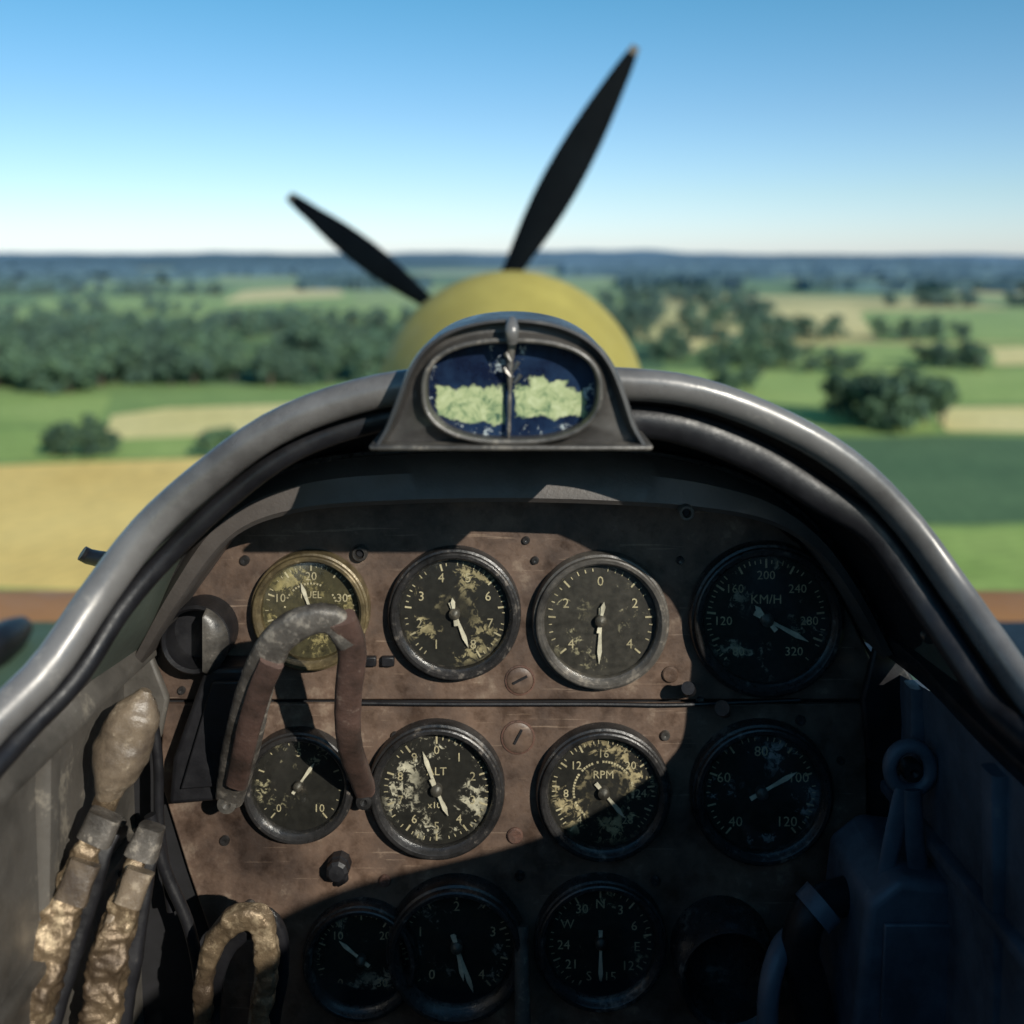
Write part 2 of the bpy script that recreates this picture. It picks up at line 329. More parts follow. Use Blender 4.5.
sweep('toggle_wire',[P(360,703,0.634),P(450,704,0.634),P(600,704,0.634),P(670,705,0.633),P(745,702,0.634),P(800,700,.634)],0.0012,0.0012,M['black'],ip,n=16,seg=8)
# valve knob under the handle: ribbed cap with short cable tail
revolve('valve_knob',[(.0075,.001),(.0075,-.006),(.0068,-.007),(.0068,-.011),(.005,-.0125),(.00001,-.013)],P(340,862,.638),M['black'],ip,seg=9,sharp=20)
sweep('valve_tail',[P(340,868,.632),P(346,878,.630),P(338,884,.634)],.0018,.0018,M['black'],ip,n=10,seg=8)
# black box standing in for the grab handle's shadow
eb=empty('handle_shadow_box',P(205,740,0.61))
prism('shadow_block',[(205,668),(247,668),(238,800),(168,806),(172,760)],0.615,0.637,M['black'],eb,0.003,3)
prism('shadow_block_face',[(212,682),(240,682),(232,786),(180,790)],0.611,0.6148,M['black'],eb,0.001)
# hooded lamp
hl=empty('cockpit_lamp',P(205,628,0.63))
c=P(205,628,0.638); r=0.021
revolve('lamp_body',[(r,0.001),(r,-0.020),(r*0.93,-0.022),(r*0.85,-0.020),(r*0.83,-0.004),(0.00001,-0.004)],c,M['black'],hl,seg=40)
V=[];Fc=[]
n=24
for i in range(n+1):
    a=math.radians(-70+140*i/n)
    V+= [c+Vector((r*math.cos(a),-0.022,r*math.sin(a))), c+Vector((r*0.25+r*0.12*math.cos(a),-0.026,r*0.8*math.sin(a)))]
for i in range(n): Fc.append((2*i,2*i+2,2*i+3,2*i+1))
Fc.append(tuple(2*i+1 for i in range(n+1)))
o=mk('lamp_hood',V,Fc,M['bezelg'],hl); m=o.modifiers.new('s','SOLIDIFY'); m.thickness=0.0012
# ---------------- grab handle
gh=empty('grab_handle',P(300,700,0.56))
sweep('front_leg',[P(230,797,0.612),P(244,735,0.575),P(258,680,0.55),P(278,640,0.535),P(303,622,0.53),P(332,620,0.532),P(350,640,0.54)],[0.0085,0.0105,0.0105,0.0095,0.0085,0.007],[0.005,0.005],M['hgrey'],gh,n=44,seg=20,rough=0.0006,rs=90,power=3)
sweep('rear_leg',[P(340,618,0.531),P(352,650,0.545),P(348,700,0.565),P(350,745,0.585),P(366,792,0.632)],[0.0080,0.0075,0.007,0.0065],[0.005,0.005],M['strap'],gh,n=36,seg=18,rough=0.0004,rs=90,power=3)
sweep('leg_strap',[P(237,782,0.594),P(247,735,0.565),P(260,690,0.545),P(272,662,0.535)],[0.0065,0.0065],[0.0045,0.003],M['strap'],gh,n=24,seg=14,power=3)
boss(232,794,11,'bezelg',0.012,gh,0.618,'foot'); boss(366,794,9,'bezel',0.01,gh,0.636,'foot')
# ---------------- hood / coaming / rim
rimL=[(-75,795,.42),(-8,724,.45),(48,668,.47),(96,598,.49),(148,530,.5),(205,478,.5),(268,432,.5),(335,403,.5),(412,386,.5),(512,381,.5),(606,383,.5),(690,391,.5),(772,420,.5),(845,462,.5),(903,518,.5),(953,586,.49),(994,645,.47),(1034,700,.45),(1080,740,.42)]
rimP=[P(*p) for p in rimL]
cr_=empty('cockpit_rim',P(512,379,0.5))
full=[Vector((-.24,-.45,-.10)),Vector((-.245,0,-.16)),Vector((-.245,.3,-.215))]+rimP+[Vector((.24,.27,-.163)),Vector((.24,.02,-.066)),Vector((.24,-.2,-.03)),Vector((.24,-.45,-.01))]  # out-of-view right rail raised aft to shape the shadow edge on the panel
sweep('rolled_edge',full,[.009,.009,.009,.0092,.0092,.0080,.0060,.0052,.0052,.006,.006],[.009,.009],M['rim'],cr_,n=220,seg=24)
inner=[]
for v in rimP:
    k=1.0 if v.x>0 else 0.55
    inner.append(Vector((v.x*(1-.042*(.6+.6*k)),v.y+0.012,v.z-(0.009+.010*k if abs(v.x)<0.19 else 0.009))))
sweep('inner_piping',inner,[.0055,.0055,.0055,.008,.009,.008,.006],.006,M['black'],cr_,n=140,seg=14)
NA=90
A=cr([P(*p) for p in [(135,655,.625),(172,580,.61),(208,522,.6),(260,480,.6),(330,457,.6),(420,449,.6),(512,447,.6),(610,448,.6),(690,459,.6),(760,484,.6),(812,524,.6),(852,578,.61),(890,650,.625)]],NA)
R=cr([v+Vector((0,0.006,-0.002)) for v in rimP[1:-1]],NA)
co=empty('coaming',P(512,460,0.58))
mid=[ (a*0.45+r_*0.55)+Vector((0,0.012,0.004)) for a,r_ in zip(A,R)]
loft('inner_channel',[R,mid,A],M['black'],co)
B=cr([P(*p) for p in [(140,662,.61),(180,598,.592),(232,534,.585),(300,508,.58),(400,500,.578),(512,498,.578),(620,501,.578),(710,508,.58),(775,522,.582),(820,552,.585),(856,600,.592),(886,656,.61)]],NA)
A2=[a+Vector((0,-0.006,0.0)) for a in A]
B2=[b+Vector((0,0.003,-0.003)) for b in B]
C=[Vector((b.x*0.99,0.6455,b.z-0.002)) for b in B]
Am=[a*0.5+b*0.5+Vector((0,-0.005,0.002)) for a,b in zip(A2,B)]
loft('hood',[A,A2,Am,B,B2,C],M['hood'],co)
sweep('hood_bead',A2,.0022,.0022,M['bezel'],co,raw=True,seg=8)
# ---------------- gunsight
gs=empty('gunsight',P(512,400,0.47))
d=0.47
outer=[(372,449),(384,428),(396,398),(408,368),(424,346),(448,330),(478,321),(512,318),(546,321),(576,330),(600,346),(616,368),(628,398),(638,428),(650,449)]
oc=cr([P(x,y,d) for x,y in outer],97)
bt=[P(372+(650-372)*(1-i/24),449,d) for i in range(1,24)]
outl=oc+bt; n=len(outl)
wc=P(512,391,d); hw=87*d/F; hh=50*d/F
def sup(th,k=1.0,p=2.5):
    c=math.cos(th);s=math.sin(th)
    return Vector((math.copysign(abs(c)**(2/p),c)*hw*k,0,math.copysign(abs(s)**(2/p),s)*hh*k))
inn=[]
for v in outl:
    th=math.atan2((v.z-wc.z)/hh,(v.x-wc.x)/hw); inn.append(wc+sup(th))
def off(c,k,dy):
    return [Vector((wc.x+(v.x-wc.x)*k,v.y+dy,wc.z+(v.z-wc.z)*k)) for v in c]
curves=[off(outl,1.0,0.06),off(outl,1.0,0.004),off(outl,0.985,0.0),off(outl,0.95,-0.001),off(outl,0.93,0.004),off(outl,0.90,0.007)]
midc=[o_*0.35+i_*0.65+Vector((0,0.006,0)) for o_,i_ in zip(outl,inn)]
curves+=[midc,off(inn,1.05,0.002),off(inn,1.03,-0.001),off(inn,1.0,0.0),off(inn,0.98,0.004),off(inn,0.97,0.014)]
loft('frame',curves,M['sight'],gs,closed=True)
sweep('window_ring',[wc+sup(2*math.pi*i/72,1.015)+Vector((0,-0.001,0)) for i in range(73)],.0012,.0012,M['bezelg'],gs,raw=True,seg=8)
sweep('sight_bead',[P(512,342,.465),P(512,334,.463),P(512,326,.464),P(512,320,.468)],[.0025,.0032,.002],[.0025,.002],M['rim'],gs,n=14,seg=14)
prism('base_lip',[(368,446),(654,446),(652,451),(370,451)],0.466,0.53,M['bezelg'],gs,0.001)
m,t,b=newmat('sight_glass_painted_reflection')  # landscape reflection painted into the glass colour: navy, green patches, pale speckle
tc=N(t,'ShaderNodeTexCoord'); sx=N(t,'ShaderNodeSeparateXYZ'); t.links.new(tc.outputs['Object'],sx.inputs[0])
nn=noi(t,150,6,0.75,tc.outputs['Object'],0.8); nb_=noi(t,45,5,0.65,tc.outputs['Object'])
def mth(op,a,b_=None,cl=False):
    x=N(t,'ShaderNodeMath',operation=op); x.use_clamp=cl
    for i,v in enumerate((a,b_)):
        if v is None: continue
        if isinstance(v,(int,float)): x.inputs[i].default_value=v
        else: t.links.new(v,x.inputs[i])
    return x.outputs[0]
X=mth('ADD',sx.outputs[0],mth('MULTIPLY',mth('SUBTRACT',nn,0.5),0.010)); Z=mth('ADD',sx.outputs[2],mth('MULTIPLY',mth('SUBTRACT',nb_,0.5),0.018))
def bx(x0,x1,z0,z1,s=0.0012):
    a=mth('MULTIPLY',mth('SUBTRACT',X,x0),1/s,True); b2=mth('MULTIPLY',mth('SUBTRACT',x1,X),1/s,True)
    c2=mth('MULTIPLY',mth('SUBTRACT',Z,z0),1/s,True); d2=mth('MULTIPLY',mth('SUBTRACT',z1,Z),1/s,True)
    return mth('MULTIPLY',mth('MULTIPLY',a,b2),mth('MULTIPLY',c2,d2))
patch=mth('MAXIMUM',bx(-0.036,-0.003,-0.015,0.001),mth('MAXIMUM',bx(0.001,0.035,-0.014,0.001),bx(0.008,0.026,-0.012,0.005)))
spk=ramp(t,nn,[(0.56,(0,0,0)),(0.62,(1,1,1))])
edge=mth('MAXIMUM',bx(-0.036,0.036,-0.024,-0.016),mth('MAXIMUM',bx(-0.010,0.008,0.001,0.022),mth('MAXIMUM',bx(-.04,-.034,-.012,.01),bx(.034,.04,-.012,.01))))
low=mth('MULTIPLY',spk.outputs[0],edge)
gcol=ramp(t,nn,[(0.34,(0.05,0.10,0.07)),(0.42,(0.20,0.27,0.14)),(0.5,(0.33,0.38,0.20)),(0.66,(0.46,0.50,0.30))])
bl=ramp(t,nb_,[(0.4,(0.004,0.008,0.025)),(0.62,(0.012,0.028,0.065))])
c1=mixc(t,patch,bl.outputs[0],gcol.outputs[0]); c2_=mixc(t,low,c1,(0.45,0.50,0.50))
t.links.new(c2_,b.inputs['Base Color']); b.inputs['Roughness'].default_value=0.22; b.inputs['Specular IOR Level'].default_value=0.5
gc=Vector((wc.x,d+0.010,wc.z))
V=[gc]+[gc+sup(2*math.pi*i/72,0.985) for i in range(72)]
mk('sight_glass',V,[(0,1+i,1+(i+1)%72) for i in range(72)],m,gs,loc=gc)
sweep('sight_post',[gc+Vector((-.0015,-.004,-hh)),gc+Vector((-.001,-.004,0)),gc+Vector((-.001,-.004,hh*.5)),gc+Vector((0,-.004,hh*.95))],[.0008,.001,.002],[.001,.001],M['bezelg'],gs,n=20,seg=10,rough=0.0005,rs=200)
for dx,dz in((-.004,.010),(.003,.013),(-.003,.017),(.004,.007)):
    sweep('sight_fitting',[gc+Vector((dx,-.005,dz)),gc+Vector((dx*.2,-.005,dz-.004))],[.0012,.0008],.001,M['screw'],gs,n=6,seg=8)
# ---------------- side walls, sills
def wallside(s):
    e=empty('cockpit_side_wall',(s*0.24,0.3,-0.4)); mt=M['wall'] if s<0 else M['wallb']
    if s<0: tz=((.66,-.262),(.55,-.245),(.45,-.222),(.3,-.215),(0,-.16),(-.45,-.10))
    else: tz=((.66,-.262),(.55,-.240),(.45,-.205),(.27,-.165),(.02,-.067),(-.45,-.012))  # right wall top follows the rail raised for the panel shadow
    top=[Vector((s*0.238,y,z)) for y,z in tz]
    rows=[top]
    for dz,dx in ((.012,.0),(.03,.001),(.12,-.002),(.25,-.008),(.42,-.025),(.6,-.06)):
        rows.append([Vector((v.x+s*dx,v.y,v.z-dz)) for v in top])
    loft('skin',rows,mt,e)
    sp=[P(*q) for q in ([(142,640,.632),(100,676,.58),(40,735,.51),(-30,800,.455)] if s<0 else [(884,636,.632),(930,672,.58),(985,728,.51),(1060,798,.455)])]
    sweep('sill',sp,[.013,.013,.012,.012],[.006,.006],mt if s<0 else M['black'],e,n=30,seg=16,ref=(1,0,0.6),power=4)
    rr=[P(*q)+Vector((0,.004,0)) for q in ([(-75,800,.42),(-8,728,.45),(48,672,.47),(96,604,.49),(130,560,.5)] if s<0 else [(1100,750,.42),(1034,706,.45),(994,650,.47),(953,592,.49),(920,545,.5)])]
    q2=[P(*q) for q in ([(-40,820,.455),(0,780,.49),(50,730,.52),(100,680,.58),(142,640,.632)] if s<0 else [(1060,805,.455),(1025,770,.49),(985,728,.51),(930,674,.58),(884,636,.632)])]
    loft('sill_web',[rr,q2],mt if s<0 else M['black'],e)
    for z in ((-.36,) if s<0 else (-.33,-.43)):
        sweep('stringer',[Vector((s*.236,.64,z)),Vector((s*.236,.3,z+.02)),Vector((s*.236,-.3,z+.03))],.006,.004,mt,e,n=12,seg=10,power=4)
    for y in ((.52,) if s<0 else (.60,.5)):
        sweep('frame_rib',[Vector((s*.237,y,-.25)),Vector((s*.237,y,-.4)),Vector((s*.224,y,-.62))],.006,.007,mt,e,n=12,seg=10,power=4)
    for k in range(9):
        revolve('bolt',[(.0025,.0),(.0025,-.0015),(.00001,-.002)],Vector((s*.228,.60,-.3-.03*k)),M['screw'],e,seg=10)
wallside(-1); wallside(1)
fl=empty('cockpit_floor',(0,.3,-.75))
box('floor_plate',(0,.15,-.84),(.42,1.3,.01),M['dark'],fl)
box('firewall',(0,.70,-.58),(.46,.01,.5),M['dark'],fl)
for s in (-1,1):
    gq=empty('corner_bracket',P(512+s*390,700,0.6))
    if s<0: prism('gusset',[(140,628),(168,700),(160,740),(100,770),(70,770),(80,720)],0.628,0.634,M['wall'],gq,0.002)
    else: prism('gusset',[(880,628),(862,700),(868,760),(920,790),(940,780),(940,720)],0.628,0.634,M['black'],gq,0.002)
# ---------------- unseen seat and rear deck behind the viewpoint, added to block sky fill
ps=empty('seat_fill_blocker',(0,-.35,-.4))
def rrect(w_,z0,z1,y,p=5,n=40):
    o=[]
    for i in range(n):
        a=2*math.pi*i/n; c=math.cos(a); s=math.sin(a)
        o.append(Vector((math.copysign(abs(c)**(2/p),c)*w_,y,(z0+z1)/2+math.copysign(abs(s)**(2/p),s)*(z1-z0)/2)))
    return o
for nm,w_,z0,z1,y0,y1 in (('backrest',.2,-.72,-.05,-.38,-.43),):
    cv=[rrect(w_*.9,z0+.02,z1-.02,y0+.005),rrect(w_,z0,z1,y0),rrect(w_,z0,z1,y1),rrect(w_*.9,z0+.02,z1-.02,y1-.01)]
    o=loft(nm,cv,M['strap'],ps,closed=True)
    bm=bmesh.new(); bm.from_mesh(o.data); bmesh.ops.holes_fill(bm,edges=bm.edges,sides=0); bm.to_mesh(o.data); bm.free()
box('cushion',(0,-.14,-.72),(.4,.42,.09),M['strap'],ps,.02)
rb=empty('rear_deck_fill_blocker',(0,-.8,-.2))
def ring(y,w_,top,bot,n=64,p=2.2):
    cz=(top+bot)/2; h=(top-bot)/2; o=[]
    for i in range(n):
        a=2*math.pi*i/n; c=math.cos(a); s=math.sin(a)
        o.append(Vector((math.copysign(abs(c)**(2/p),c)*w_,y,cz+math.copysign(abs(s)**(2/p),s)*h)))
    return o
o=loft('deck',[ring(-.48,.25,.10,-.9),ring(-1.2,.24,.07,-.88),ring(-2.6,.16,-.02,-.7),ring(-4.5,.05,-.15,-.45)],M['deck'],rb,closed=True)
bm=bmesh.new(); bm.from_mesh(o.data); bmesh.ops.holes_fill(bm,edges=bm.edges,sides=0); bm.to_mesh(o.data); bm.free()
# ---------------- levers left
tl=empty('throttle_lever',P(130,740,0.55))
sweep('grip',[P(108,800,.545),P(114,775,.547),P(127,740,.55),P(140,706,.552),P(146,690,.553)],[.005,.0115,.0145,.0145,.0125,.003],[.006,.0115,.014,.0125,.0115,.003],M['wood'],tl,n=36,seg=26,rough=0.002,rs=75)
sweep('rod',[P(114,785,.546),P(104,815,.545),P(95,850,.55),P(80,930,.57)],[.004,.0045],[.004,.0045],M['brass'],tl,n=20,seg=14)
sweep('collar',[P(109,793,.545),P(104,806,.545)],.0065,.0065,M['brass'],tl,n=6,seg=20)
def raglever(name,pts,A_,rough=.0030,pw=4):
    e=empty(name,P(*pts[len(pts)//2]))
    sweep('lever_arm',[P(*p) for p in pts],[a*.8 for a in A_],[a*0.6 for a in A_],M['brass'],e,n=170,seg=44,rough=rough,rs=110,power=pw)
    sweep('lever_side_bar',[P(p[0]-9*(.5+.5*i/len(pts)),p[1]-3,p[2]+.002) for i,p in enumerate(pts)],[a*.35 for a in A_],[a*0.7 for a in A_],M['wood'],e,n=80,seg=18,rough=.0012,rs=140,power=3)
    sweep('lever_backing_rail',[P(p[0]+8,p[1]+4,p[2]+.010) for p in pts],[a*1.0 for a in A_],[a*0.5 for a in A_],M['black'],e,n=60,seg=20,rough=.0006,rs=80,power=4)
    return e
e=raglever('mixture_lever',[(102,826,.53),(88,850,.525),(66,905,.52),(35,985,.51),(5,1075,.50)],[.006,.010,.0130,.0145,.0155])
sweep('lever_cap',[P(106,814,.53),P(94,840,.527)],[.0085,.009],[.0065,.007],M['hgrey'],e,n=8,seg=18,rough=.0008,power=4)
sweep('lever_link',[P(86,862,.517),P(70,902,.511)],.008,.004,M['wood'],e,n=8,seg=14,power=4,rough=.0010)
e=raglever('propeller_pitch_lever',[(148,838,.54),(137,862,.535),(120,920,.53),(105,985,.525),(92,1075,.52)],[.004,.0085,.012,.012,.0135])
sweep('lever_cap',[P(152,826,.54),P(141,856,.537)],[.0065,.0085],[.006,.0065],M['hgrey'],e,n=8,seg=18,rough=.0008,power=4)
sweep('lever_link',[P(141,870,.528),P(128,905,.523)],.007,.004,M['wood'],e,n=8,seg=14,power=4,rough=.0010)
e=raglever('fuel_cock_lever',[(205,1060,.57),(203,1000,.57),(212,950,.568),(236,920,.565),(260,922,.565),(268,960,.568),(262,1010,.572),(255,1070,.575)],[.0045,.0055,.007,.0085,.0075,.0065,.006],.0018)
ch=empty('control_cable',P(170,900,.6))
sweep('cable',[P(150,815,.60),P(165,870,.60),P(190,930,.60),P(200,1000,.6),P(190,1080,.6)],.0035,.0035,M['black'],ch,n=30,seg=12)
sweep('cable_guide',[P(150,700,.61),P(158,760,.61),P(160,830,.61),P(172,910,.61)],.003,.003,M['black'],ch,n=30,seg=12)
st=empty('external_stub_pipe',P(93,559,.62))
sweep('pipe',[P(82,553,.56),P(95,558,.56),P(150,566,.54)],[.004,.0045,.004],[.004,.0042],M['black'],st,n=10,seg=14)
# ---------------- right side fittings
hb=empty('harness_bracket',P(910,780,.58))
c=P(910,768,.575)
sweep('ring',[c+Vector((.0115*math.cos(a),0,.0125*math.sin(a))) for a in [i*math.pi/16 for i in range(33)]],.004,.004,M['wallb'],hb,raw=True,seg=12)
sweep('strap_a',[P(905,790,.572),P(895,830,.57),P(885,880,.57),P(880,940,.575)],[.006,.005,.007],.002,M['wallb'],hb,n=20,seg=12)
sweep('strap_b',[P(913,790,.57),P(915,840,.568),P(922,900,.57)],[.005,.006],.002,M['wallb'],hb,n=20,seg=12)
boss(910,768,11,'black',.006,hb,.58,'boss')
boss(928,636,7,'screw',.003,hb,.54,'rivet')
fh=empty('fuel_hose',P(815,950,.6))
sweep('hose',[P(880,885,.6),P(845,895,.59),P(812,912,.58),P(800,950,.58),P(812,1000,.58),P(820,1080,.58)],[.009,.011,.011],[.009,.011],M['black'],fh,n=40,seg=20)
sweep('hose_clip',[P(824,901,.58),P(812,914,.578)],.0125,.0125,M['wallb'],fh,n=6,seg=24)
sb=empty('selector_box',P(930,960,.55))
prism('case',[(868,905),(900,880),(985,890),(1000,960),(1010,1080),(850,1080),(862,960)],.555,.625,M['wallb'],sb,.005,4)
prism('plate',[(885,925),(965,925),(975,1040),(880,1040)],.552,.5548,M['wallb'],sb,.001)
sweep('hose_side',[P(770,1080,.57),P(768,1000,.57),P(780,950,.58),P(800,930,.6)],[.006,.006],.006,M['wallb'],sb,n=20,seg=14)
ar=empty('instrument_hood_tube',P(720,940,.62))
c=P(720,945,.638); r=.031
revolve('tube',[(r,.002),(r,-.030),(r*.94,-.033),(r*.86,-.030),(r*.84,-.0015),(.00001,-.0015)],c,M['bezel'],ar,seg=48)
dv=empty('panel_divider',P(522,990,.62))
sweep('post',[P(522,925,.628),P(522,980,.622),P(524,1080,.615)],[.004,.0055],.004,M['bezelg'],dv,n=14,seg=14)
# ---------------- forward fuselage
fu=empty('fuselage',(0,1.2,-.4))
loft('front_deck',[ring(.74,.235,-.125,-.88),ring(1.3,.25,-.19,-.85),ring(2.0,.23,-.26,-.72),ring(2.25,.2,-.25,-.6)],M['deck'],fu,closed=True)
ol=[Vector((v.x,v.y+0.004,v.z)) for v in cr(rimP,80)]
ol2=[Vector((v.x*1.0,v.y+0.27,v.z-0.06)) for v in ol]
loft('deck_skin',[ol,ol2],M['deck'],fu)
for s in(-1,1):
    loft('side_skin',[[Vector((s*.255,y,-.23)) for y in (.46,.3,.1,-.5)],[Vector((s*.27,y,-.5)) for y in (.7,.3,.1,-.5)],[Vector((s*.2,y,-.9)) for y in (.7,.3,.1,-.5)]],M['deck'],fu)
nc=empty('engine_cowling',(0,2.6,-.36))
cc=Vector((-.003,2.6,-.376)); R0=.342
prof=[(.15,-.45),(.19,-.40),(.235,-.30),(.285,-.18),(.322,-.08),(R0,0),(.340,.10),(.32,.22),(.28,.34),(.2,.46),(.1,.56),(.00001,.6)]
pc=cr([Vector((a,b_,0)) for a,b_ in prof],50)
revolve('nose_shell',[(max(v.x,.00001),v.y) for v in pc],cc,M['yellow'],nc,seg=96)
# ---------------- propeller
pr=empty('propeller',P(476,335,2.8)); hub=P(476,335,2.8)
def blade(root,tip,wmax,nm,prof):
    ax=(tip-root); L=ax.length; ax.normalize()
    vw=Vector((0,1,0)); side=ax.cross(vw).normalized(); nrm=side.cross(ax).normalized()
    n=40;seg=20;V=[];Fc=[]
    for i in range(n):
        s=i/(n-1); wd=wmax*lerpl(prof,s); th=max(.004,.03*(1-s)**1.2)
        tw=math.radians(28*(1-s)-8); sd=side*math.cos(tw)+nrm*math.sin(tw); nn_=nrm*math.cos(tw)-side*math.sin(tw)
        wd/=max(.5,math.cos(tw)); o=root+ax*(L*s)
        for k in range(seg):
            a=2*math.pi*k/seg
            V.append(o+sd*(wd/2*math.cos(a))+nn_*(min(th,wd*.3)*math.sin(a)*(1.0 if math.sin(a)>0 else .5)))
    for i in range(n-1):
        for k in range(seg): Fc.append((i*seg+k,i*seg+(k+1)%seg,(i+1)*seg+(k+1)%seg,(i+1)*seg+k))
    Fc.append(tuple(range(seg)));Fc.append(tuple((n-1)*seg+k for k in range(seg)))
    o=mk(nm,V,Fc,M['blade'],pr)
    o.data.materials.append(M['tip'])
    for p in o.data.polygons:
        if min(p.vertices)>=(n-2)*seg: p.material_index=1
bp=[.35,.4,.42,.5,.68,.85,.96,1.0,.97,.9,.78,.62,.45,.22]
t1=P(636,46,2.75)
blade(hub,t1,.106,'blade_1',bp)
t2=P(289,196,3.3)
blade(hub+Vector((-.02,.05,0)),t2,.088,'blade_2',bp[:-2]+[.52,.36])
blade(hub,hub+Vector((.05,.1,-.93)),.105,'blade_3',bp)
revolve('hub',[(.00001,-.1),(.09,-.1),(.1,0),(.08,.15),(.00001,.2)],hub,M['blade'],pr,seg=32)
# ---------------- wings
def wing(s):
    e=empty('aircraft_wing',(s*2,1.6,-.7)); 
    prof=[(1.0,-.70),(1.2,-.665),(1.5,-.64),(1.72,-.635),(1.93,-.640),(2.04,-.662),(2.10,-.70),(2.06,-.73),(1.8,-.77),(1.3,-.76)]
    pcs=cr([Vector((0,a,b_)) for a,b_ in prof+[prof[0]]],101)[:-1]
    cv=[]
    for k in range(24):
        x=.2+k*.225; f=1-.35*(k/23)
        cv.append([Vector((s*x,2.10+(v.y-2.10)*f,-.70+(v.z+.70)*f)) for v in pcs])
    o=loft('wing_skin',cv,M['wingg'],e,closed=True); o.data.materials.append(M['wingb']); o.data.materials.append(M['black'])
    for p in o.data.polygons:
        c=p.center; 
        if c.y>1.80: p.material_index=1
        elif c.y>(1.58 if s>0 else 1.76): p.material_index=2 if s>0 else 0
    return e
wL=wing(-1); wR=wing(1)
gp=[(.00001,-.08),(.018,-.07),(.030,-.035),(.033,0),(.030,.05),(.02,.09),(.00001,.10)]
gf=empty('wing_gun_fairing',(-.83,1.62,-.61)); revolve('fairing',gp,(-.82,1.62,-.618),M['black'],gf,seg=32)
# ================= LANDSCAPE
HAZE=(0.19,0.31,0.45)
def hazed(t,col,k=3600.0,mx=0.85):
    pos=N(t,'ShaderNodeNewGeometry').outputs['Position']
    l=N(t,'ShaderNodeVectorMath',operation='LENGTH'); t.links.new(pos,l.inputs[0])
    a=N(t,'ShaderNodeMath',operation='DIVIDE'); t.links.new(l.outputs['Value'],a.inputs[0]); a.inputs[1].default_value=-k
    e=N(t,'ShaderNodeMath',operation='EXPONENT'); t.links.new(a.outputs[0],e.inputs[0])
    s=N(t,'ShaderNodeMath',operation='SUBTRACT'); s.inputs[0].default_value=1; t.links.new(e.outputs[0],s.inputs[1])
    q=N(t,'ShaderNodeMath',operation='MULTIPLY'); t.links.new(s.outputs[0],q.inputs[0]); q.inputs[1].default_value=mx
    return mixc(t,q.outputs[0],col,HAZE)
def fieldmat(name,c1,c2,scale=0.03,rows=None):
    m,t,b=newmat(name); n=noi(t,scale,6,0.6); n2=noi(t,scale*12,4,0.6)
    r=ramp(t,n,[(0.3,c1),(0.7,c2)]); c=mixc(t,0.35,r.outputs[0],mixc(t,1.0,r.outputs[0],ramp(t,n2,[(0.3,(0.55,)*3),(0.7,(1.3,)*3)]).outputs[0],'MULTIPLY'))
    if rows:
        pos=N(t,'ShaderNodeNewGeometry').outputs['Position']; mp=N(t,'ShaderNodeMapping'); mp.inputs['Rotation'].default_value=(0,0,rows); t.links.new(pos,mp.inputs[0])
        wv=N(t,'ShaderNodeTexWave'); wv.inputs['Scale'].default_value=0.12; wv.inputs['Distortion'].default_value=0.6; t.links.new(mp.outputs[0],wv.inputs[0])
        c=mixc(t,0.25,c,mixc(t,1.0,c,ramp(t,wv.outputs['Fac'],[(0.3,(0.8,)*3),(0.7,(1.12,)*3)]).outputs[0],'MULTIPLY'))
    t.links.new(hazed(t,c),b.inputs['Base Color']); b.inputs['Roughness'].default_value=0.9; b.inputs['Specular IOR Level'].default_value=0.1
    return m
m,t,b=newmat('ground_patchwork')
pos=N(t,'ShaderNodeNewGeometry').outputs['Position']; mp=N(t,'ShaderNodeMapping'); mp.inputs['Scale'].default_value=(1/300,1/620,1); mp.inputs['Rotation'].default_value=(0,0,0.25); t.links.new(pos,mp.inputs[0])
vo=N(t,'ShaderNodeTexVoronoi'); vo.inputs['Scale'].default_value=1.0; vo.inputs['Randomness'].default_value=0.8; vo.distance='CHEBYCHEV'; t.links.new(mp.outputs[0],vo.inputs['Vector'])
sp_=N(t,'ShaderNodeSeparateColor'); t.links.new(vo.outputs['Color'],sp_.inputs[0])
rp=ramp(t,sp_.outputs[0],[(0.0,(0.15,0.23,0.07)),(0.2,(0.27,0.36,0.11)),(0.4,(0.09,0.16,0.06)),(0.5,(0.32,0.40,0.14)),(0.7,(0.56,0.50,0.20)),(0.82,(0.17,0.26,0.08))]); rp.color_ramp.interpolation='CONSTANT'
nz=noi(t,0.02,8,0.6); c=mixc(t,1.0,rp.outputs[0],ramp(t,nz,[(0.3,(0.75,)*3),(0.7,(1.2,)*3)]).outputs[0],'MULTIPLY')
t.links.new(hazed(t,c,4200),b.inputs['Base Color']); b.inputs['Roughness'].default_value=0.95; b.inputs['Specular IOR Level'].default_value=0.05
gv=[];gf_=[]
rad=[0,60,150,300,600,1200,2500,5000,10000,20000,45000,90000]
for i,r in enumerate(rad):
    for k in range(64): gv.append((r*math.cos(k*math.pi/32),r*math.sin(k*math.pi/32),-H))
for i in range(1,len(rad)-1):
    for k in range(64): gf_.append((i*64+k,i*64+(k+1)%64,(i+1)*64+(k+1)%64,(i+1)*64+k))
gf_.append(tuple(64+k for k in range(64)))
mk('ground',gv,gf_,m,None,smooth=False)
wheat=fieldmat('wheat',(0.74,0.51,0.15),(0.86,0.63,0.21),0.03,0.4)
pale=fieldmat('pale_crop',(0.70,0.59,0.22),(0.80,0.68,0.30),0.03)
lgreen=fieldmat('light_meadow',(0.25,0.36,0.08),(0.37,0.47,0.13),0.03,1.2)
mgreen=fieldmat('meadow',(0.18,0.28,0.07),(0.26,0.36,0.10),0.03)
dgreen=fieldmat('dark_crop',(0.075,0.14,0.055),(0.11,0.185,0.075),0.03,0.2)
fz=[0.05]
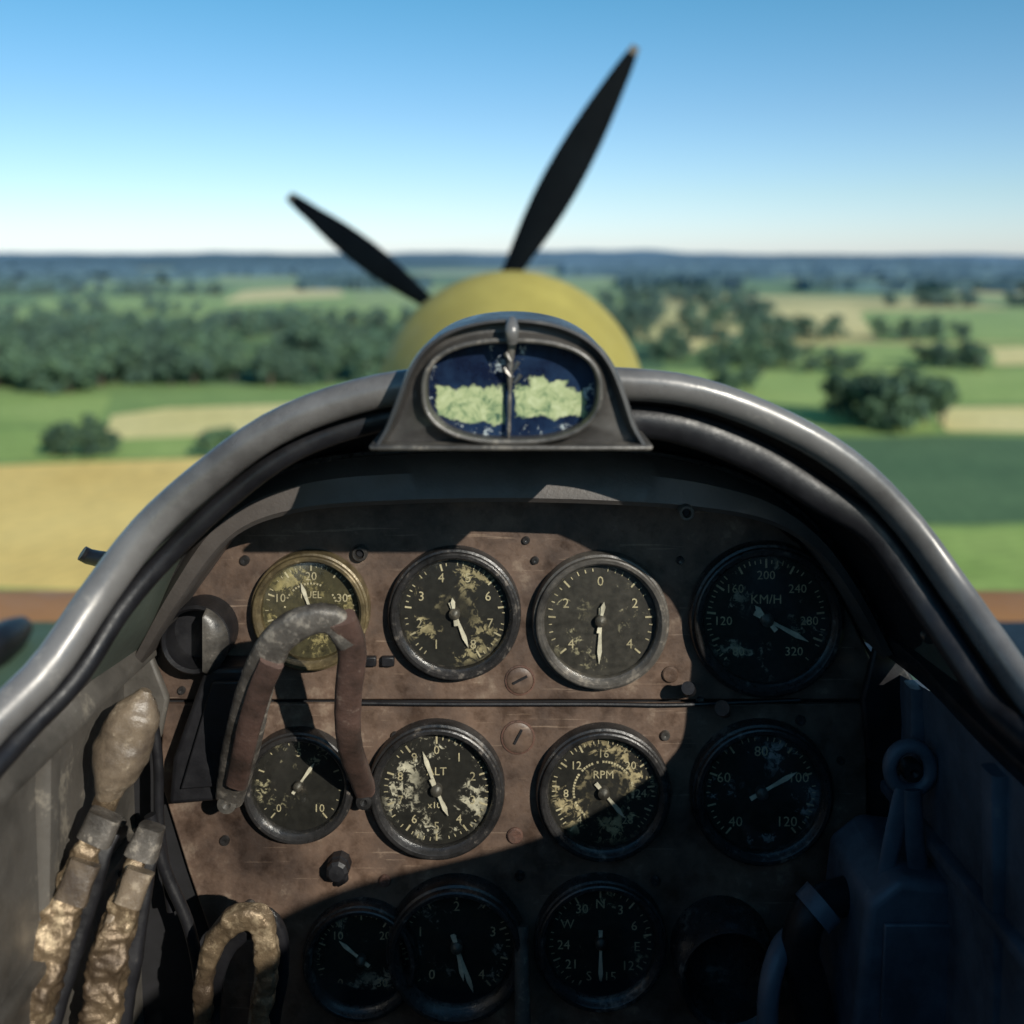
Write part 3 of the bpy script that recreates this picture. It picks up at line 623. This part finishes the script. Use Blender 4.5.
def field(name,pp,mat):
    fz[0]+=0.01
    V=[]
    for i in range(len(pp)):
        a=G(*pp[i]);b2=G(*pp[(i+1)%len(pp)])
        for k in range(12):
            q=a.lerp(b2,k/12); ln=(b2-a).length
            V.append(Vector((q.x+ (noise.noise(q*0.04)*min(7,ln*0.03)),q.y+noise.noise(q*0.04+Vector((9,9,9)))*min(7,ln*0.03),-H+fz[0])))
    mk(name,V,[tuple(range(len(V)))],mat,None,smooth=False)
field('meadow',[(-600,700),(400,700),(420,385),(-300,385)],mgreen)
field('meadow',[(560,385),(1500,385),(1800,720),(600,720)],mgreen)
field('wheat_field',[(-500,588),(330,592),(345,468),(230,458),(-200,472)],wheat)
field('meadow',[(-200,464),(225,457),(340,450),(340,430),(-150,428)],lgreen)
field('barley_field',[(105,440),(250,434),(310,420),(310,404),(170,408),(112,416)],pale)
field('meadow',[(-150,426),(100,426),(112,396),(-100,396)],lgreen)
field('meadow',[(-500,690),(330,700),(330,606),(-400,600)],dgreen)
field('meadow',[(640,372),(1200,366),(1300,398),(700,406)],lgreen)
field('crop_field',[(780,438),(1400,434),(1600,520),(840,524)],dgreen)
field('meadow',[(845,528),(1600,524),(1700,590),(860,592)],lgreen)
field('barley_field',[(930,408),(1300,404),(1300,430),(950,432)],pale)
field('meadow',[(740,408),(925,408),(940,432),(760,434)],lgreen)
field('barley_field',[(665,333),(750,330),(760,347),(690,352)],pale)
field('barley_field',[(775,308),(850,304),(880,332),(800,340)],pale)
field('meadow',[(860,312),(1100,308),(1120,342),(880,342)],lgreen)
field('meadow',[(700,347),(1150,343),(1180,364),(720,368)],lgreen)
field('barley_field',[(985,348),(1100,346),(1110,364),(1000,366)],pale)
field('barley_field',[(235,288),(345,282),(360,304),(200,312)],lgreen)
field('barley_field',[(245,291),(335,285),(345,296),(225,303)],pale)
field('meadow',[(40,298),(215,296),(230,320),(0,324)],lgreen)
field('meadow',[(300,308),(400,306),(420,322),(320,326)],lgreen)
field('meadow',[(590,286),(640,284),(650,304),(600,306)],lgreen)
field('meadow',[(90,282),(220,278),(225,288),(60,290)],lgreen)
# ---- trees
def leafmat(nm,c1,c2,k=2400):
    m,t,b=newmat(nm); n=noi(t,0.35,3,0.6); n2=noi(t,0.03,2,0.5)
    r=ramp(t,n,[(0.35,c1),(0.65,c2)]); c=mixc(t,1.0,r.outputs[0],ramp(t,n2,[(0.35,(0.7,)*3),(0.65,(1.25,)*3)]).outputs[0],'MULTIPLY')
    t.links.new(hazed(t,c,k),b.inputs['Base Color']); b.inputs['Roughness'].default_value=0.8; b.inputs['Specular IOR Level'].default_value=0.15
    return m
leafA=leafmat('foliage',(0.050,0.095,0.032),(0.10,0.165,0.05)); leafB=leafmat('foliage_dark',(0.03,0.06,0.028),(0.06,0.11,0.042))
bark=flat('bark',(0.09,0.07,0.05),0.9)
def treemesh(seed,wide=1.0,quads=1500):
    rd=random.Random(seed); V=[];Fc=[];MI=[]
    def tube(a,b,r0,r1,seg=6):
        d=(b-a).normalized(); u=d.orthogonal().normalized(); v=d.cross(u); k=len(V)
        for o,r in((a,r0),(b,r1)):
            for i in range(seg):
                th=2*math.pi*i/seg; V.append(o+u*r*math.cos(th)+v*r*math.sin(th))
        for i in range(seg): Fc.append((k+i,k+(i+1)%seg,k+seg+(i+1)%seg,k+seg+i)); MI.append(2)
    tube(Vector((0,0,-.3)),Vector((0.1,0,4.5)),.4,.25); tube(Vector((.1,0,4.5)),Vector((0,.2,8.5)),.25,.1)
    lobes=[]
    for i in range(12):
        a=rd.uniform(0,6.28); rr=rd.uniform(0.8,3.6)*wide; z=rd.uniform(1.9,9.6)
        if z>8: rr*=.45
        c=Vector((rr*math.cos(a),rr*math.sin(a),z)); lobes.append((c,rd.uniform(1.5,2.5)*(0.8 if z>8 else 1)*(0.7+.3*wide)))
        tube(Vector((.05,0,max(1.6,z*.55))),c,.14,.04,5)
    for i in range(quads):
        c,r=rd.choice(lobes); d=Vector((rd.gauss(0,1),rd.gauss(0,1),rd.gauss(0,1))).normalized()
        p=c+Vector((d.x,d.y,d.z*.8))*r*(rd.uniform(.45,1.08)); s=rd.uniform(.25,.55)
        nrm=(d+Vector((rd.gauss(0,.6),rd.gauss(0,.6),rd.gauss(0,.6)))).normalized(); u=nrm.orthogonal().normalized(); v=nrm.cross(u); k=len(V)
        V.extend([p-u*s-v*s*.6,p+u*s-v*s*.7,p+u*s*.8+v*s,p-u*s*.7+v*s*.8]); Fc.append((k,k+1,k+2,k+3)); MI.append(0 if rd.random()<.6 else 1)
    me=bpy.data.meshes.new('tree_mesh'); me.from_pydata([tuple(v) for v in V],[],Fc)
    for mm in (leafA,leafB,bark): me.materials.append(mm)
    me.polygons.foreach_set('material_index',MI); me.update(); return me
TM=[treemesh(s,w_) for s,w_ in ((1,1.0),(2,1.25),(3,.85),(4,1.1),(5,1.35))]
TS=[treemesh(s,w_,450) for s,w_ in ((11,1.2),(12,1.3),(13,1.0))]
def tree(name,loc,h,par=None,lib=TM,sq=1.0):
    o=bpy.data.objects.new(name,random.choice(lib)); sc.collection.objects.link(o); o.location=loc
    s=h/11.0; o.scale=(s*sq,s*sq,s*random.uniform(.9,1.1)); o.rotation_euler=(0,0,random.uniform(0,6.28))
    if par: o.parent=par
    return o
for x,y,h in ((68,458,8.5),(90,457,8.5),(52,456,6.5),(110,455,5.5),(213,457,6.5),(228,455,5.5)): tree('broadleaf_tree',G(x,y),h,sq=1.2)
for x,y,h in ((838,416,11.5),(862,425,12),(885,431,15),(905,430,15),(925,424,13),(943,424,11),(872,420,13)): tree('broadleaf_tree',G(x,y),h,sq=1.05)
for x,y,h in ((735,396,9),(720,392,9),(750,392,8)): tree('broadleaf_tree',G(x,y),h,sq=1.1)
def belt(name,x0,x1,ya,yb,n,h0,h1,lib=TS):
    e=empty(name,(0,0,0))
    for i in range(n):
        x=random.uniform(x0,x1); Y=H*F/(random.uniform(ya,yb)-258)
        tree('belt_tree',(((x-512)*Y/F),Y,-H),random.uniform(h0,h1),e,lib,1.15)
belt('tree_belt',-120,330,372,388,70,8,15,TM)
belt('tree_belt',300,430,372,384,20,8,14,TM)
belt('tree_belt',-150,440,346,366,85,10,16)
belt('tree_belt',-150,300,332,340,55,10,16)
belt('tree_belt',20,75,384,396,7,9,13,TM)
belt('tree_belt',640,790,352,366,18,8,13)
belt('tree_belt',720,860,366,374,12,7,11)
belt('tree_belt',900,990,362,372,10,7,11)
belt('tree_belt',620,980,338,342,30,9,14)
belt('tree_belt',600,770,312,328,34,10,16)
belt('tree_belt',870,1150,305,308,40,10,15)
belt('tree_belt',-100,200,312,318,34,9,14)
belt('tree_belt',220,420,325,330,26,9,14)
belt('tree_belt',600,760,298,304,40,11,16)
belt('tree_belt',-120,220,292,296,55,12,17)
belt('tree_belt',790,1100,288,292,60,12,17)
# ---- forests (canopy masses) + hills
def forest(x0,x1,y0,y1,h,nx=90,ny=14,name='forest'):
    Ya=H*F/(y1-258.0); Yb=H*F/(y0-258.0); V=[];Fc=[]
    for j in range(ny+1):
        Y=Ya*(Yb/Ya)**(j/ny)
        for i in range(nx+1):
            x=x0+(x1-x0)*i/nx; X=(x-512)*Y/F
            X+=noise.noise(Vector((i*.3,j*.7,x0)))*Y*.008; YY=Y*(1+.05*noise.noise(Vector((i*.23,j*.4+5,y0))))
            z=h*(.75+.5*noise.noise(Vector((X*.02,YY*.02,1)))+.25*random.random())
            if i in(0,nx) or j in(0,ny): z=-.5
            V.append(Vector((X,YY,-H+z)))
    for j in range(ny):
        for i in range(nx): Fc.append((j*(nx+1)+i,j*(nx+1)+i+1,(j+1)*(nx+1)+i+1,(j+1)*(nx+1)+i))
    mk(name,V,Fc,leafF,None,smooth=False)
leafF=leafmat('forest_canopy',(0.025,0.055,0.035),(0.05,0.095,0.05),3600)
for a in ((-150,130,268,275,16),(180,400,268,276,16),(300,430,284,290,14),(-60,80,287,291,13),(560,900,266,277,18),(620,740,282,289,14),(880,1250,268,278,17),(800,1250,286,292,13),(-200,420,262,266.5,26),(400,1300,261.5,265,28),(0,210,278,281,14)):
    forest(*a)
def hills(Y,hb,amp,seed):
    V=[];Fc=[];nx=240
    for j,(dy,f) in enumerate(((-.22,0),(-.1,.6),(0,1),(.12,.8),(.3,0))):
        for i in range(nx+1):
            X=(-1.3+2.6*i/nx)*Y; 
            z=max(0,hb+amp*noise.noise(Vector((X/Y*4+seed,seed,0)))+amp*.25*noise.noise(Vector((X/Y*26,seed,3)))+ (1.6*random.random()*Y/9000)-X/Y*hb*.35)
            V.append(Vector((X,Y*(1+dy),-H+z*f-(1 if f==0 else 0))))
    for j in range(4):
        for i in range(nx): Fc.append((j*(nx+1)+i,j*(nx+1)+i+1,(j+1)*(nx+1)+i+1,(j+1)*(nx+1)+i))
    mk('hills',V,Fc,leafH,None,smooth=True)
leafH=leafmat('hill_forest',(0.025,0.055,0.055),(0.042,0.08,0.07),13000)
hills(5200,32,34,1.3); hills(9000,54,64,4.7); hills(16000,100,120,8.1)
